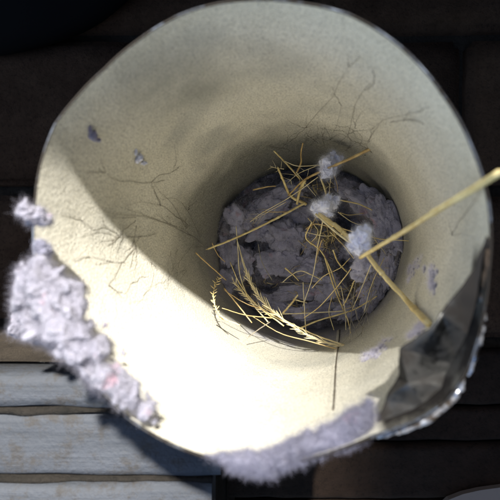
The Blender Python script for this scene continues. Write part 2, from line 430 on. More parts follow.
# folded flap and pinched lip at the lower right
FV = dict(A=(401, 349, 105.5), B=(386, 400, 108), C=(373, 432, 109), T=(399, 377, 110.5), X=(409, 383, 105.5), D=(459, 366, 109), E=(430, 328, 103.2), F=(441, 312, 103), G=(459, 290, 102.6), H=(474, 268, 101.2), I=(486, 236, 98.6),
          K1=(397, 421, 107.3), K2=(425, 407, 105.8), K3=(446, 387, 106), K4=(467, 335, 105.2), K5=(476, 298, 102.6),
          N1=(398, 424, 111), N2=(428, 412, 111.5), N3=(450, 391, 111.5), N4=(466, 366, 112), N5=(472, 335, 110), N6=(480, 298, 106),
          L0=(374, 436, 108.5), L1=(398, 428, 107.6), L2=(424, 420, 106.8), L3=(450, 399, 105.8), L4=(468, 374, 104.8), L5=(478, 338, 103.2), L6=(485, 298, 101.4), L7=(489, 240, 98.3))
FF = [('A', 'D', 'E', 0), ('E', 'D', 'F', 0), ('F', 'D', 'K4', .1), ('F', 'K4', 'G', .55), ('G', 'K4', 'K5', .95), ('G', 'K5', 'H', .95), ('H', 'K5', 'I', .95),
      ('A', 'X', 'D', 0), ('X', 'K3', 'D', 0), ('X', 'K2', 'K3', 0), ('A', 'T', 'X', .95), ('T', 'B', 'X', .75), ('X', 'B', 'K2', .1), ('B', 'K1', 'K2', .35), ('B', 'C', 'K1', .6),
      ('C', 'N1', 'K1', 1), ('K1', 'N1', 'N2', 1), ('K1', 'N2', 'K2', 1), ('K2', 'N2', 'N3', 1), ('K2', 'N3', 'K3', 1), ('K3', 'N3', 'N4', 1), ('K3', 'N4', 'D', 1), ('D', 'N4', 'N5', 1), ('D', 'N5', 'K4', 1), ('K4', 'N5', 'N6', 1), ('K4', 'N6', 'K5', 1), ('K5', 'N6', 'I', 1),
      ('C', 'L0', 'L1', 1), ('C', 'L1', 'N1', 1), ('N1', 'L1', 'L2', 1), ('N1', 'L2', 'N2', 1), ('N2', 'L2', 'L3', 1), ('N2', 'L3', 'N3', 1), ('N3', 'L3', 'L4', 1), ('N3', 'L4', 'N4', 1), ('N4', 'L4', 'L5', 1), ('N4', 'L5', 'N5', 1), ('N5', 'L5', 'L6', 1), ('N5', 'L6', 'N6', 1), ('N6', 'L6', 'L7', 1), ('N6', 'L7', 'I', 1)]
bm = bmesh.new(); gl = bm.faces.layers.float.new('shade_grime'); bv = {k: bm.verts.new(at(*p)) for k, p in FV.items()}
for a_, b_, c_, g_ in FF:
    fc = bm.faces.new((bv[a_], bv[b_], bv[c_])); fc[gl] = g_  # per-facet darkening paints the shade of the folds and groove
bmesh.ops.recalc_face_normals(bm, faces=bm.faces)
bmesh.ops.subdivide_edges(bm, edges=bm.edges[:], cuts=7, use_grid_fill=True)
for vt in bm.verts:
    p = vt.co/MM
    e = .38*noise.noise(p*.13)+.22*noise.noise(p*.4+Vector((5, 0, 0)))-.35*abs(noise.noise(Vector((p.x*.22+p.y*.1, p.y*.22-p.x*.15, 3))))
    vt.co += Vector((.3*noise.noise(p*.35+Vector((1, 7, 0))), .3*noise.noise(p*.35+Vector((8, 2, 0))), e))*MM
me = bpy.data.meshes.new('folded_flap'); bm.to_mesh(me); bm.free(); me.polygons.foreach_set('use_smooth', [True]*len(me.polygons)); me.set_sharp_from_angle(angle=math.radians(24))
fl = link('folded_flap', me, tube, M['foil']); md = fl.modifiers.new('thickness', 'SOLIDIFY'); md.thickness = .0004; md.offset = 0
fl['label'] = 'crumpled dirty metal flap bent inward at the lower right rim'
def lip(pp, rr, nm='pinched_lip'):
    P = spline([at(*p) for p in pp], 10); mb = MB()
    P = [q+Vector([.35*MM*noise.noise(q*900+Vector((k*7, 0, 0))) for k in range(3)]) for q in P]
    rad = [rr*MM*(.35+.65*math.sin(math.pi*min(1, max(0, (i+.5)/len(P))))**.6)*(1+.35*noise.noise(Vector((i*.35, 2, 0)))) for i in range(len(P))]
    mb.tube(P, rad, 8); mb.build(nm, M['galv'], tube)
lip([(376, 437, 107.5), (400, 430, 106.5), (425, 420, 105.5), (448, 402, 104.5), (460, 389, 104), (463, 378, 103.5)], 1.0)
lip([(468, 376, 103.5), (473, 362, 103), (478, 340, 102.5), (482, 318, 102), (485, 285, 100.5), (488, 250, 99)], .8)

# ---------------------------------------------------------------- lint
def fibres_mesh(name, anchors, normals, lens, width, curl=.7, segs=5, spread=1.0):
    """curly ribbons growing from anchor points (numpy, metres)"""
    n = len(anchors); d = normals+rng.normal(0, .8*spread, (n, 3)); d /= np.linalg.norm(d, axis=1)[:, None]
    P = [anchors.copy()]; step = lens[:, None]/segs
    for k in range(segs):
        d = d+rng.normal(0, curl, (n, 3)); d /= np.linalg.norm(d, axis=1)[:, None]
        P.append(P[-1]+d*step)
    side = rng.normal(0, 1, (n, 3)); side /= np.linalg.norm(side, axis=1)[:, None]
    V = np.empty((n, (segs+1)*2, 3)); w = width*np.ones(n) if np.isscalar(width) else width
    for k, p in enumerate(P):
        t = 1-.6*k/segs
        V[:, 2*k] = p-side*(w*t)[:, None]/2; V[:, 2*k+1] = p+side*(w*t)[:, None]/2
    base_ = (np.arange(n)*(segs+1)*2)[:, None]
    q = np.array([[2*k, 2*k+1, 2*k+3, 2*k+2] for k in range(segs)]).reshape(-1)
    F_ = (base_+q[None, :]).reshape(-1, 4)
    me = bpy.data.meshes.new(name); me.vertices.add(n*(segs+1)*2); me.vertices.foreach_set('co', V.reshape(-1))
    me.loops.add(F_.size); me.loops.foreach_set('vertex_index', F_.reshape(-1).astype(np.int32))
    me.polygons.add(len(F_)); me.polygons.foreach_set('loop_start', np.arange(0, F_.size, 4, dtype=np.int32))
    me.update(calc_edges=True); me.validate(); return me
def sample_surface(me, n, cond=None):
    me.calc_loop_triangles(); nt = len(me.loop_triangles)
    tv = np.empty(nt*3, dtype=np.int32); me.loop_triangles.foreach_get('vertices', tv); tv = tv.reshape(-1, 3)
    co = np.empty(len(me.vertices)*3); me.vertices.foreach_get('co', co); co = co.reshape(-1, 3)
    a, b, c = co[tv[:, 0]], co[tv[:, 1]], co[tv[:, 2]]
    nn = np.cross(b-a, c-a); ar = np.linalg.norm(nn, axis=1); nn = nn/np.maximum(ar, 1e-15)[:, None]
    ctr = (a+b+c)/3
    w = ar.copy()
    if cond is not None: w = w*cond(ctr)
    idx = rng.choice(nt, n, p=w/w.sum()); u = rng.random((n, 2)); fl_ = u.sum(1) > 1; u[fl_] = 1-u[fl_]
    return a[idx]+(b-a)[idx]*u[:, :1]+(c-a)[idx]*u[:, 1:], nn[idx]
def blob_mesh(name, balls, seed, rough=.3, sub=4, fine=.12):
    """balls: (Vector centre, radius mm, squash Vector)"""
    bm = bmesh.new()
    for bi, (c, r, sq) in enumerate(balls):
        res = bmesh.ops.create_icosphere(bm, subdivisions=sub, radius=1)
        for vt in res['verts']:
            p = vt.co.copy(); s = Vector((seed*3.1+bi*5.7, bi*2.3, seed))
            k = 1+rough*noise.fractal(p*1.5+s, 1.0, 2.0, 3)*1.5+fine*noise.fractal(p*5+s, .8, 2.0, 4)*1.5
            p *= k*r*MM; vt.co = c+Vector((p.x*sq[0], p.y*sq[1], p.z*sq[2]))
    me = bpy.data.meshes.new(name); bm.to_mesh(me); bm.free()
    me.polygons.foreach_set('use_smooth', [True]*len(me.polygons)); return me
def merge_lint(me, voxel, disp, fine_d, seed, smooth=7):
    t = bpy.data.objects.new('tmp', me); COL.objects.link(t)
    m_ = t.modifiers.new('r', 'REMESH'); m_.mode = 'VOXEL'; m_.voxel_size = voxel*MM
    m_ = t.modifiers.new('s', 'SMOOTH'); m_.factor = .8; m_.iterations = smooth
    dg = bpy.context.evaluated_depsgraph_get(); dg.update()
    new = bpy.data.meshes.new_from_object(t.evaluated_get(dg)); bpy.data.objects.remove(t)
    s_ = Vector((seed*3.3, seed, 1))
    nr = [v.normal.copy() for v in new.vertices]
    for v, n_ in zip(new.vertices, nr):
        p = v.co/MM
        w = Vector((noise.noise(p*.3+s_), noise.noise(p*.3+s_+Vector((9, 0, 0))), noise.noise(p*.3+s_+Vector((0, 9, 0)))))*2.2
        a = noise.fractal((p+w)*.22+s_, .8, 2.0, 3); b = abs(noise.noise((p+w*1.5)*.75+s_)); c = noise.fractal((p+w)*1.7+s_, .6, 2.0, 2)
        v.co += n_*MM*(disp*a-disp*.45*b+fine_d*c)
    new.polygons.foreach_set('use_smooth', [True]*len(new.polygons)); new.update(); return new
def clump(name, label, balls, mats, nf, flen, fw, seed, cat='lint', group=None, rough=.3, sub=4, fine=.12, curl=.7, voxel=0, disp=1.2, fine_d=.3, smooth=7):
    c = sum((b[0] for b in balls), Vector())/len(balls)
    t = empty(name, c, label, cat, group)
    me = blob_mesh('felted_core', balls, seed, rough, sub, fine)
    if voxel: me = merge_lint(me, voxel, disp, fine_d, seed, smooth)
    link('felted_core', me, t, mats[0])
    A, Nn = sample_surface(me, nf)
    fm = fibres_mesh('loose_fibres', A-Nn*0.0002, Nn, flen*MM*rng.uniform(.35, 1.3, nf), fw*MM*rng.uniform(.6, 1.3, nf), curl=curl)
    tag(link('loose_fibres', fm, t, mats[1]), kind='stuff')
    return t
one = (1, 1, 1)

# the plug: height over a disc in the tube frame. lumps/pits given in photo pixels of the plug plane
def px2ab(px, py, h=HP):             # photo pixel -> lateral tube coordinates on the plane at depth h
    ray = np.array([(px-250)/F, (250-py)/F, 1.0]); c = C0+ax*h
    t = c.dot(ax)/ray.dot(ax); q = ray*t-c; return q.dot(ux), q.dot(vy)
feat = []   # (a, b, sx, sy, rot, amount)  + up towards the lens
for (px, py, sx, sy, rot, am) in [
    (236, 222, 9, 14, 0, 6), (275, 250, 26, 20, 0, 4), (262, 205, 20, 9, 20, 3), (300, 232, 16, 14, 0, 5), (230, 275, 12, 12, 0, 4),
    (385, 225, 10, 26, 25, 14), (362, 200, 16, 8, -25, 8), (395, 270, 7, 22, 0, 10), (330, 275, 14, 10, 0, 5), (350, 300, 22, 8, 15, 8), (300, 312, 22, 6, -8, 5),
    (318, 285, 20, 8, 0, 3), (375, 285, 9, 16, 0, 6), (325, 180, 12, 8, 0, 2),
    (350, 222, 9, 12, 20, -24), (362, 240, 7, 12, 0, -18), (335, 195, 12, 10, 0, -16), (310, 172, 20, 6, 0, -14), (250, 243, 6, 7, 0, -12), (246, 284, 5, 8, 0, -12),
    (270, 291, 12, 3, -15, -10), (308, 303, 10, 2.5, 0, -9), (345, 262, 6, 12, 0, -12), (360, 275, 5, 9, -30, -12), (300, 256, 5, 7, 0, -9), (380, 252, 4, 9, 0, -8), (232, 271, 2, 2, 0, -7),
    (290, 170, 18, 5, 20, -6), (378, 192, 22, 6, -35, -9), (330, 318, 40, 3, -3, -4)]:
    a, b = px2ab(px, py); feat.append((a, b, sx*.58, sy*.58, math.radians(rot), am))
def plug_h(a, b):
    h = HP; r = math.hypot(a, b)/R0; th = math.atan2(b, a)
    h -= 16*math.cos(2*th)*r**3
    for (fa, fb, sx, sy, ro, am) in feat:
        am = am*1.35
        dx, dy = a-fa, b-fb; x = dx*math.cos(ro)+dy*math.sin(ro); y = -dx*math.sin(ro)+dy*math.cos(ro)
        e = (x/sx)**2+(y/sy)**2
        if e < 9: h -= am*math.exp(-.5*e**1.3)
    p = Vector((a*.05, b*.05, 1.7))
    h -= 6.0*noise.fractal(p, .9, 2.1, 4)
    ridge = 1-abs(noise.noise(Vector((a*.11+4, b*.11, 4.0))))*2.2
    h -= 3.0*ridge
    h -= 1.6*noise.fractal(Vector((a*.35, b*.35, 9)), .7, 2.0, 4)
    h += 5
    ck = noise.fractal(Vector((a*.09+7, b*.13, 3.3)), .8, 2.0, 3); h += 3*max(0, 1-abs(ck)/.09)**1.5*max(0, min(1, noise.noise(Vector((a*.06, b*.06, 12)))*3+.5))
    h -= 2.5*abs(noise.noise(Vector((a*.22+1, b*.22, 6))))
    h += 5*max(0, (r-.9)/.1)**2        # tucked down against the wall
    return h
v = []; f = []; NR, NT_ = 170, 420
for i in range(NR+1):
    r = (R0+.3)*(i/NR)**.9
    for k in range(NT_):
        th = 2*math.pi*k/NT_; a, b = r*math.cos(th), r*math.sin(th)
        v.append(axp(a, b, plug_h(a, b)))
for i in range(NR):
    for k in range(NT_):
        k2 = (k+1) % NT_; f.append((i*NT_+k, (i+1)*NT_+k, (i+1)*NT_+k2, i*NT_+k2))
plug = empty('lint_plug', axp(0, 0, HP), 'lumpy purplish grey plug of compacted lint blocking the bottom of the tube', 'lint')
pme = mesh('felted_core', v, f); link('felted_core', pme, plug, M['plugd'])  # base darker than the wads, putting shade between them into its colour
A, Nn = sample_surface(pme, 26000); Nn = np.where(Nn[:, 2:3] < 0, -Nn, Nn)
tag(link('loose_fibres', fibres_mesh('loose_fibres', A, Nn*1.2, rng.uniform(.8, 4.5, len(A))*MM, rng.uniform(.05, .11, len(A))*MM, curl=.55), plug, M['fibd']), kind='stuff')

def on_plug(px, py, up=0.0):         # point lying on the lint under a pixel
    h = HP
    for _ in range(8):
        a, b = px2ab(px, py, h); h = plug_h(a, b)
    return axp(a, b, h-up)
def dep(p): return D-p.z/MM
def wallp(px, py, off=.3):
    th, h = wall_hit(px, py); return wall(th, h, off)

# wads of felt packed on top of the plug
wr = random.Random(3)
for wi, (px, py, ra, rb, rot, up) in enumerate([
    (268, 206, 13, 6.0, 22, 3), (262, 232, 8.5, 5.5, -8, 4), (288, 238, 9.0, 8.0, 0, 5), (278, 262, 12, 7.0, 12, 5), (243, 262, 6.5, 8.0, 10, 4), (229, 248, 5.0, 8.0, 0, 6), (228, 282, 6, 6, 0, 7),
    (312, 268, 9, 6.5, -12, 5), (300, 292, 12, 4.0, 6, 6), (330, 288, 8, 6.5, 20, 6), (275, 303, 11, 4.0, -16, 8), (318, 310, 13, 4.0, 4, 9), (352, 308, 9, 5, 24, 12), (372, 290, 6, 8, -28, 12),
    (388, 262, 5.0, 11, -6, 16), (384, 226, 6.5, 12, 20, 17), (368, 204, 11, 6.0, -36, 12), (348, 190, 8, 4.5, -24, 6), (300, 215, 8, 5, 10, 3), (290, 190, 10, 4.5, 14, 1), (312, 240, 6, 6, 0, 4), (246, 218, 6, 5, 0, 5), (360, 224, 4.5, 6, 0, 2), (345, 248, 5, 6, 0, 1)]):
    c = on_plug(px, py, up*.45); bm = bmesh.new(); r_ = bmesh.ops.create_icosphere(bm, subdivisions=5, radius=1)
    for vt in r_['verts']:
        p = vt.co.copy(); q = Vector((p.x*1.3, p.y*1.3, p.z*1.3))+Vector((wi*7.3, 2, wi))
        k = 1+.55*noise.fractal(q, .9, 2.1, 4)+.14*noise.fractal(p*6+Vector((wi, 0, 3)), .7, 2.0, 4)
        p *= k; a = math.radians(-rot); x, y = p.x*ra*1.02, p.y*rb*1.12
        vt.co = c+Vector(((x*math.cos(a)+y*math.sin(a))*MM, (-x*math.sin(a)+y*math.cos(a))*MM, p.z*min(ra, rb)*.62*MM))
    me = bpy.data.meshes.new('lint_wad'); bm.to_mesh(me); bm.free(); me.polygons.foreach_set('use_smooth', [True]*len(me.polygons))
    # keep inside the tube
    for vt in me.vertices:
        p = np.array([vt.co.x/MM, vt.co.y/MM, D-vt.co.z/MM])-C0; h_ = p.dot(ax); lat = p-ax*h_; L_ = np.linalg.norm(lat)
        if L_ > R0-.4: lat *= (R0-.4)/L_; q = C0+ax*h_+lat; vt.co = W(*q)
    link('lint_wad', me, plug, M['plug'])
    A2, N2 = sample_surface(me, 3600)
    if wi == 0: FA, FN = [], []
    FA.append(A2); FN.append(N2)
FA = np.concatenate(FA); FN = np.concatenate(FN); kp = FN[:, 2] > 0; FA, FN = FA[kp], FN[kp]
tag(link('felt_fuzz', fibres_mesh('felt_fuzz', FA, FN, rng.uniform(.6, 3.6, len(FA))*MM, rng.uniform(.03, .06, len(FA))*MM, curl=.6), plug, M['fibd']), kind='stuff')

# puffs caught on the straws
clump('lint_puff', 'round bluish grey lint puff, highest of the three on the straws', [(at(329, 167, 222), 3.6, (1, 1.1, 1)), (at(334, 160, 224), 2.8, one), (at(325, 172, 221), 2.4, one)], (M['lintg'], M['fibg']), 7500, 3.2, .04, 1, fine=.05, rough=.5, sub=3, voxel=.3, disp=1.6, fine_d=.35)
clump('lint_puff', 'pale lint puff in the middle of the tangle of straws', [(at(324, 207, 215), 3.9, one), (at(331, 201, 218), 2.8, one), (at(318, 211, 216), 2.3, one)], (M['lintg'], M['fibg']), 7500, 3.2, .04, 2, fine=.05, rough=.5, sub=3, voxel=.3, disp=1.6, fine_d=.35)
clump('lint_puff', 'largest pale lint puff, in the fork of the two thick straws', [(at(360, 240, 172), 3.1, (1, 1.3, 1)), (at(355, 248, 172), 2.3, one), (at(364, 232, 174), 2.2, one)], (M['lintg'], M['fibg']), 7500, 2.6, .035, 3, fine=.05, rough=.5, sub=3, voxel=.3, disp=1.6, fine_d=.35)
clump('lint_puff', 'soft grey lint lump on the left edge of the plug', [(on_plug(236, 216, 3), 5.0, (1, 1.3, .8)), (on_plug(238, 228, 3), 4.0, one)], (M['plug'], M['fibd']), 3500, 2.2, .06, 4)
clump('lint_puff', 'grey lint lump hanging below the fork of thick straws', [(at(366, 262, 220), 5.0, one), (at(360, 272, 224), 4.0, one)], (M['plug'], M['fibd']), 3000, 2.2, .06, 5)

# big ragged mass on the left rim
L1 = [(at(px, py, d), r, (1, 1, 1)) for (px, py, d, r) in [(32, 312, 135, 3.6), (30, 318, 148, 4.6), (42, 328, 150, 4.4), (56, 334, 156, 4.2), (66, 342, 140, 3.2), (32, 300, 150, 4.5)]]  # hidden hanging lint, added to widen the shadow on the boards
rnd = random.Random(5)
for (px, py, d, r) in [(34, 268, 108, 2.6), (24, 280, 108, 2.6), (40, 288, 107, 3.8), (27, 298, 109, 2.9), (14, 308, 110, 1.3), (20, 303, 109, 1.8), (56, 280, 108, 2.6), (58, 300, 107, 4.4), (76, 312, 107, 3.0),
                       (46, 320, 108, 3.8), (30, 329, 109, 2.2), (24, 333, 109, 1.3), (62, 332, 106, 4.2), (84, 334, 106, 2.8), (76, 350, 107, 4.2), (94, 352, 106, 2.6), (102, 342, 108, 1.8), (88, 370, 108, 3.2),
                       (104, 374, 106, 3.4), (116, 366, 108, 1.9), (118, 389, 107, 3.1), (132, 384, 108, 1.8), (132, 402, 108, 2.5), (146, 412, 109, 1.7), (44, 262, 108, 1.7), (68, 288, 110, 1.6),
                       (38, 338, 110, 2.4), (92, 322, 110, 1.4), (22, 268, 110, 1.1), (48, 344, 110, 2.2), (152, 402, 110, 1.3), (148, 392, 111, .9), (124, 352, 112, 1.0), (108, 326, 112, .9), (156, 420, 111, 1.2), (18, 290, 110, 1.6)]:
    L1.append((at(px+rnd.uniform(-2, 2), py+rnd.uniform(-2, 2), d), r*.88, (1, 1, .7)))
clump('lint_mass', 'big ragged pale lint mass draped over the left rim', L1, (M['lintw'], M['fibw']), 60000, 2.6, .04, 6, rough=.6, fine=.03, sub=3, curl=.6, voxel=.42, disp=1.3, fine_d=.22, smooth=22)
L2 = []
for (px, py, d, r) in [(206, 455, 108, .7), (214, 457, 108, 1.1), (224, 458, 107.5, 1.6), (238, 460, 107, 2.1), (252, 460, 107, 2.5), (266, 460, 106.5, 2.6), (262, 469, 108, 1.7), (280, 456, 106.5, 2.7), (296, 451, 106.5, 2.8), (312, 446, 106.5, 2.8),
                       (328, 440, 106.5, 2.8), (342, 433, 106.5, 3.0), (354, 424, 106.5, 3.0), (363, 414, 107, 2.5), (369, 405, 108, 1.5), (284, 467, 108, 1.3), (244, 468, 108, 1.2), (232, 465, 108, 1.2), (272, 473, 109, .9), (252, 473, 109, .7),
                       (300, 460, 108, 1.3), (320, 453, 108, 1.3), (350, 438, 108, 1.4), (366, 424, 108, 1.3), (300, 441, 108, .9)]:
    L2.append((at(px, py, d), r*.84, (1.1, 1, .9)))
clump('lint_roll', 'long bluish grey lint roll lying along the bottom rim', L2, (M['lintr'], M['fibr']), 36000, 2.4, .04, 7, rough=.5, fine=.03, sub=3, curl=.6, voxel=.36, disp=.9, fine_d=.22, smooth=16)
# tufts on the left rim above the mass
clump('lint_tuft', 'small fluffy grey tuft sticking out over the left rim', [(at(32, 214, 108), 1.9, (1.3, .8, 1)), (at(41, 219, 109), 1.8, (1.2, .8, 1)), (at(25, 207, 107), 1.0, (1, 1.3, 1))], (M['lintw'], M['fibw']), 2600, 2.2, .05, 8, rough=.5)
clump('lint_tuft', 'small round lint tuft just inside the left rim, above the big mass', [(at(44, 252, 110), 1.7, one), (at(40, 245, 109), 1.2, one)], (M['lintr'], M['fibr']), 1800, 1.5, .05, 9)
# specks stuck to the upper left wall
def speck(px, py, r, seed, label, mats):
    a = wallp(px, py, .6); b = wallp(px+5, py+5, .6); c = wallp(px-2, py-6, .4)
    clump('lint_speck', label, [(a, r, (1, 1.2, .6)), (b, r*.7, (1.3, .7, .6)), (c, r*.55, (.7, 1.5, .5))], mats, 500, 1.1, .05, seed, rough=.5, sub=3)
speck(91, 134, 1.05, 11, 'dark little lint speck stuck to the upper left wall', (M['plug'], M['fibd']))
speck(137, 157, 1.2, 12, 'pale little lint speck stuck to the upper left wall', (M['lintg'], M['fibw']))
# felted smears on the right wall
def smear(pts, label, seed, w=2.0):
    balls = []
    P = spline([Vector((a, b, 0)) for a, b in pts], 4)
    for i, p in enumerate(P):
        for _ in range(5):
            k_ = .35+.65*math.sin(math.pi*(i+.5)/len(P))
            balls.append((wallp(p.x+random.gauss(0, w*1.5*k_), p.y+random.gauss(0, w*1.5*k_), -.25), w*random.uniform(.16, .5)*k_, (1, 1, 1)))
    clump('lint_smear', label, balls, (M['plugd'], M['fibd']), 9000, 2.4, .03, seed, rough=.4, sub=3, fine=.1)
smear([(433, 266), (432, 278), (434, 292)], 'dark lint smear on the right wall just above the metal flap', 21, 2.3)
smear([(421, 257), (412, 270), (409, 282)], 'thin lint smear on the right wall nearer the plug', 22, 1.6)
smear([(426, 324), (418, 332), (412, 338)], 'lint smear under the tip of the thick straw', 23, 1.6)
smear([(392, 338), (380, 348), (372, 356), (362, 360)], 'lint smear low on the right wall beside the seam', 24, 1.8)

# ---------------------------------------------------------------- straws
GR = {'lint_puff': 'lint puffs caught in the tube', 'lint_tuft': 'small lint tufts on the left rim', 'lint_speck': 'lint specks on the upper left wall', 'lint_smear': 'lint smears on the right wall', 'straw': 'straws tangled above the lint plug',
      'dry_grass_sprig': 'dry grass sprigs', 'grass_seed_head': 'grass seed heads along the lower left of the plug', 'dry_root': 'dark root hairs on the tube wall', 'shade_wall': 'unseen brick walls added to shade the paving'}
def straw(pts, r0, r1, label, mat='straw', name='straw', n=6, wob=.12, parent=None, split=False, ring=8, cat='straw'):
    P = spline([at(*p) if not isinstance(p, Vector) else p for p in pts], 8)
    s = random.uniform(0, 99)
    P = [p+Vector([wob*MM*noise.noise(p*400+Vector((s, k*5, 0))) for k in range(3)]) for p in P]
    m = len(P); rad = [(r0+(r1-r0)*i/(m-1))*MM*(1+.12*noise.noise(Vector((i*.7, s, 0)))) for i in range(m)]
    if max(r0, r1) > .55:
        P = [P[0].lerp(P[1], 0)]+P[1:]; Q = []; U = 5
        for i in range(m-1): Q += [P[i].lerp(P[i+1], k/U) for k in range(U)]
        Q.append(P[-1]); m = len(Q); P = Q; nd = [random.uniform(.2, .4), random.uniform(.6, .85)]
        rad = [(r0+(r1-r0)*i/(m-1))*MM*(1+.09*noise.noise(Vector((i*.25, s, 0)))+sum(.30*math.exp(-((i/(m-1)-q)/.012)**2)-.10*math.exp(-((i/(m-1)-q-.03)/.02)**2) for q in nd)) for i in range(m)]
    mb = MB(); mb.tube(P, rad, 14 if max(r0, r1) > .55 else ring, flute=.16 if max(r0, r1) > .4 else .05)
    if split:
        d = (P[0]-P[2]).normalized()
        for k in range(3):
            q = P[0]+d*random.uniform(.6, 1.4)*MM+Vector([random.uniform(-.3, .3)*MM for _ in range(3)])
            mb.tube([P[1], P[0], q], [rad[0]*.5, rad[0]*.4, rad[0]*.1], 4)
    o = mb.build(name, M[mat], parent)
    if label: tag(o, label, cat)
    return o
straw([(500, 172, 92), (360, 258, 172)], .72, .62, 'long thick straw from the fork out over the right rim', split=True, wob=.2)
t1 = wallp(431, 325, 1.0)
straw([(365, 252, 174), (385, 277, 176), (408, 302, 172), t1], .95, 1.15, 'thickest straw running from the fork down under the metal flap', wob=.2)
straw([(208, 249, 232), (240, 236, 240), (275, 219, 246), (305, 203, 250)], .45, .62, 'long straight straw across the upper left of the plug', split=True)
straw([(370, 149, 205), (345, 161, 214), (322, 171, 222), (303, 181, 236), (288, 196, 250)], .62, .35, 'straw poking up right out of the highest lint puff', 'strawb')
straw([(274, 151, 236), (285, 162, 242), (300, 179, 250)], .42, .5, 'short slanting straw at the top of the tangle')
straw([(278, 168, 234), (284, 182, 243), (291, 196, 252), (306, 204, 256)], .55, .9, 'bent stout straw with a frayed top, upper left of the tangle', 'straw', split=True)
straw([(303, 143, 228), (301, 152, 234), (301, 163, 240), (297, 172, 246)], .3, .5, 'short kinked upright straw at the very top of the tangle', 'strawb')
straw([(305, 180, 240), (300, 190, 248), (297, 204, 255)], .8, .6, 'stubby straw splinter beside the bent stout one')
straw([(320, 176, 224), (325, 190, 226), (327, 200, 224)], .5, .5, 'short straw joining the two upper lint puffs')
straw([(250, 222, 252), (262, 213, 250), (290, 197, 248), (318, 177, 240)], .18, .28, 'thin pale feathery stalk above the long straight straw', 'strawp')
straw([(284, 161, 240), (298, 166, 238), (320, 165, 230)], .22, .2, 'thin pale stalk reaching left from the highest puff', 'strawp')
straw([(318, 214, 214), (332, 223, 210), (345, 234, 204), (356, 246, 198)], 1.1, 1.0, 'thick yellow bundle of stalk between the two lower puffs', wob=.35)
straw([(316, 214, 212), (331, 228, 207), (349, 242, 200)], .55, .5, 'stalk lying against the thick yellow bundle', 'strawp')
straw([(312, 222, 226), (306, 238, 232), (320, 250, 238), (330, 268, 243), (340, 297, 248)], .35, .3, 'curved thin straw looping left below the middle puff')
straw([(326, 200, 222), (322, 225, 226), (318, 245, 236), (313, 275, 245), (303, 306, 250)], .3, .22, 'thin straw hanging from the middle puff to lower left', 'strawp')
straw([(325, 258, 232), (335, 290, 246), (347, 318, 252), (352, 338, 246)], .38, .3, 'long thin straw leaning across the lower right of the plug')
straw([(333, 250, 228), (338, 262, 234), (347, 272, 240)], .4, .45, 'short blunt straw right of the tangle')
straw([(278, 314, 246), (310, 313, 249), (345, 311, 250)], .28, .26, 'level thin straw across the bottom of the plug', 'strawp')
straw([(300, 328, 240), (320, 320, 244), (350, 311, 248), (366, 303, 250), (377, 296, 250)], .42, .32, 'thin straw slanting up to the right at the bottom')
straw([(303, 282, 250), (304, 300, 249), (306, 333, 244)], .22, .25, 'thin upright straw over the bottom edge of the plug', 'strawp')
straw([(282, 283, 254), (290, 276, 250), (300, 271, 250), (312, 275, 250), (322, 280, 252)], .2, .32, 'arched pale straw near the dark twig', 'strawp')
straw([(285, 268, 252), (292, 274, 252), (299, 281, 254)], .5, .3, 'short brown straw chip crossing the arched one')
straw([(280, 282, 254), (300, 283, 252), (323, 285, 252)], .35, .3, 'black thin twig lying level on the lint', 'hair', 'twig', cat='twig')
straw([(283, 313, 250), (291, 304, 249), (298, 295, 249)], .62, .5, 'short flat straw chip tilted on the lint')
straw([(293, 299, 250), (300, 301, 250), (307, 303, 251)], .45, .3, 'tiny pale straw chip beside the tilted chip', 'strawp')
straw([(371, 265, 200), (360, 292, 226), (352, 310, 240)], .2, .2, 'fine straw dropping straight from the fork', 'strawp')
straw([(354, 282, 240), (348, 297, 244), (343, 306, 248)], .42, .3, 'short golden straw under the fork')
straw([(340, 200, 228), (358, 204, 232), (372, 210, 236)], .3, .3, 'short straw pointing right from the middle puff')
straw([(341, 228, 236), (375, 238, 232), (410, 241, 226)], .28, .22, 'thin level straw reaching toward the right wall')
straw([(411, 240, 225), (412, 250, 225), (409, 262, 228)], .22, .18, 'thin bent tip hanging beside the right wall')
straw([(196, 253, 222), (208, 264, 228), (226, 280, 240)], .32, .28, 'thin straw on the left edge, leaning onto the wall', 'strawb')
straw([(224, 288, 236), (238, 305, 236), (252, 323, 234)], .38, .3, 'brownish straw along the lower left edge of the plug', 'strawb')
straw([(216, 316, 216), (226, 320, 216), (240, 325, 214)], .5, .25, 'pale blade chip on the lit wall below the plug', 'straw')
straw([(212, 243, 236), (218, 255, 240), (225, 262, 244)], .2, .2, 'fine whisker at the left end of the straight straw', 'strawb')
straw([(236, 226, 246), (238, 250, 246), (240, 275, 244), (250, 300, 240), (268, 322, 236)], .22, .35, 'long thin stalk curving down the left side of the plug', 'strawp')
straw([(340, 280, 234), (352, 296, 240), (358, 320, 240), (366, 330, 236)], .18, .18, 'thin dull stalk low in the right of the tangle', 'dry')
straw([(306, 229, 234), (314, 224, 228), (326, 226, 226), (337, 231, 228)], .28, .22, 'curled thin straw in the middle of the tangle', 'strawb')
straw([(322, 240, 232), (318, 252, 238), (316, 262, 244)], .28, .2, 'short drooping straw beneath the curled one', 'strawb')
straw([(330, 232, 228), (344, 246, 230), (360, 270, 232), (352, 284, 236)], .25, .2, 'springy thin straw passing behind the fork', 'straw')
straw([(262, 212, 254), (275, 212, 254), (290, 212, 254)], .3, .2, 'brown sliver half sunk above the straight straw', 'strawb')
straw([(253, 190, 252), (266, 187, 250), (276, 186, 250)], .5, .3, 'brown bark sliver near the upper left edge', 'strawb')
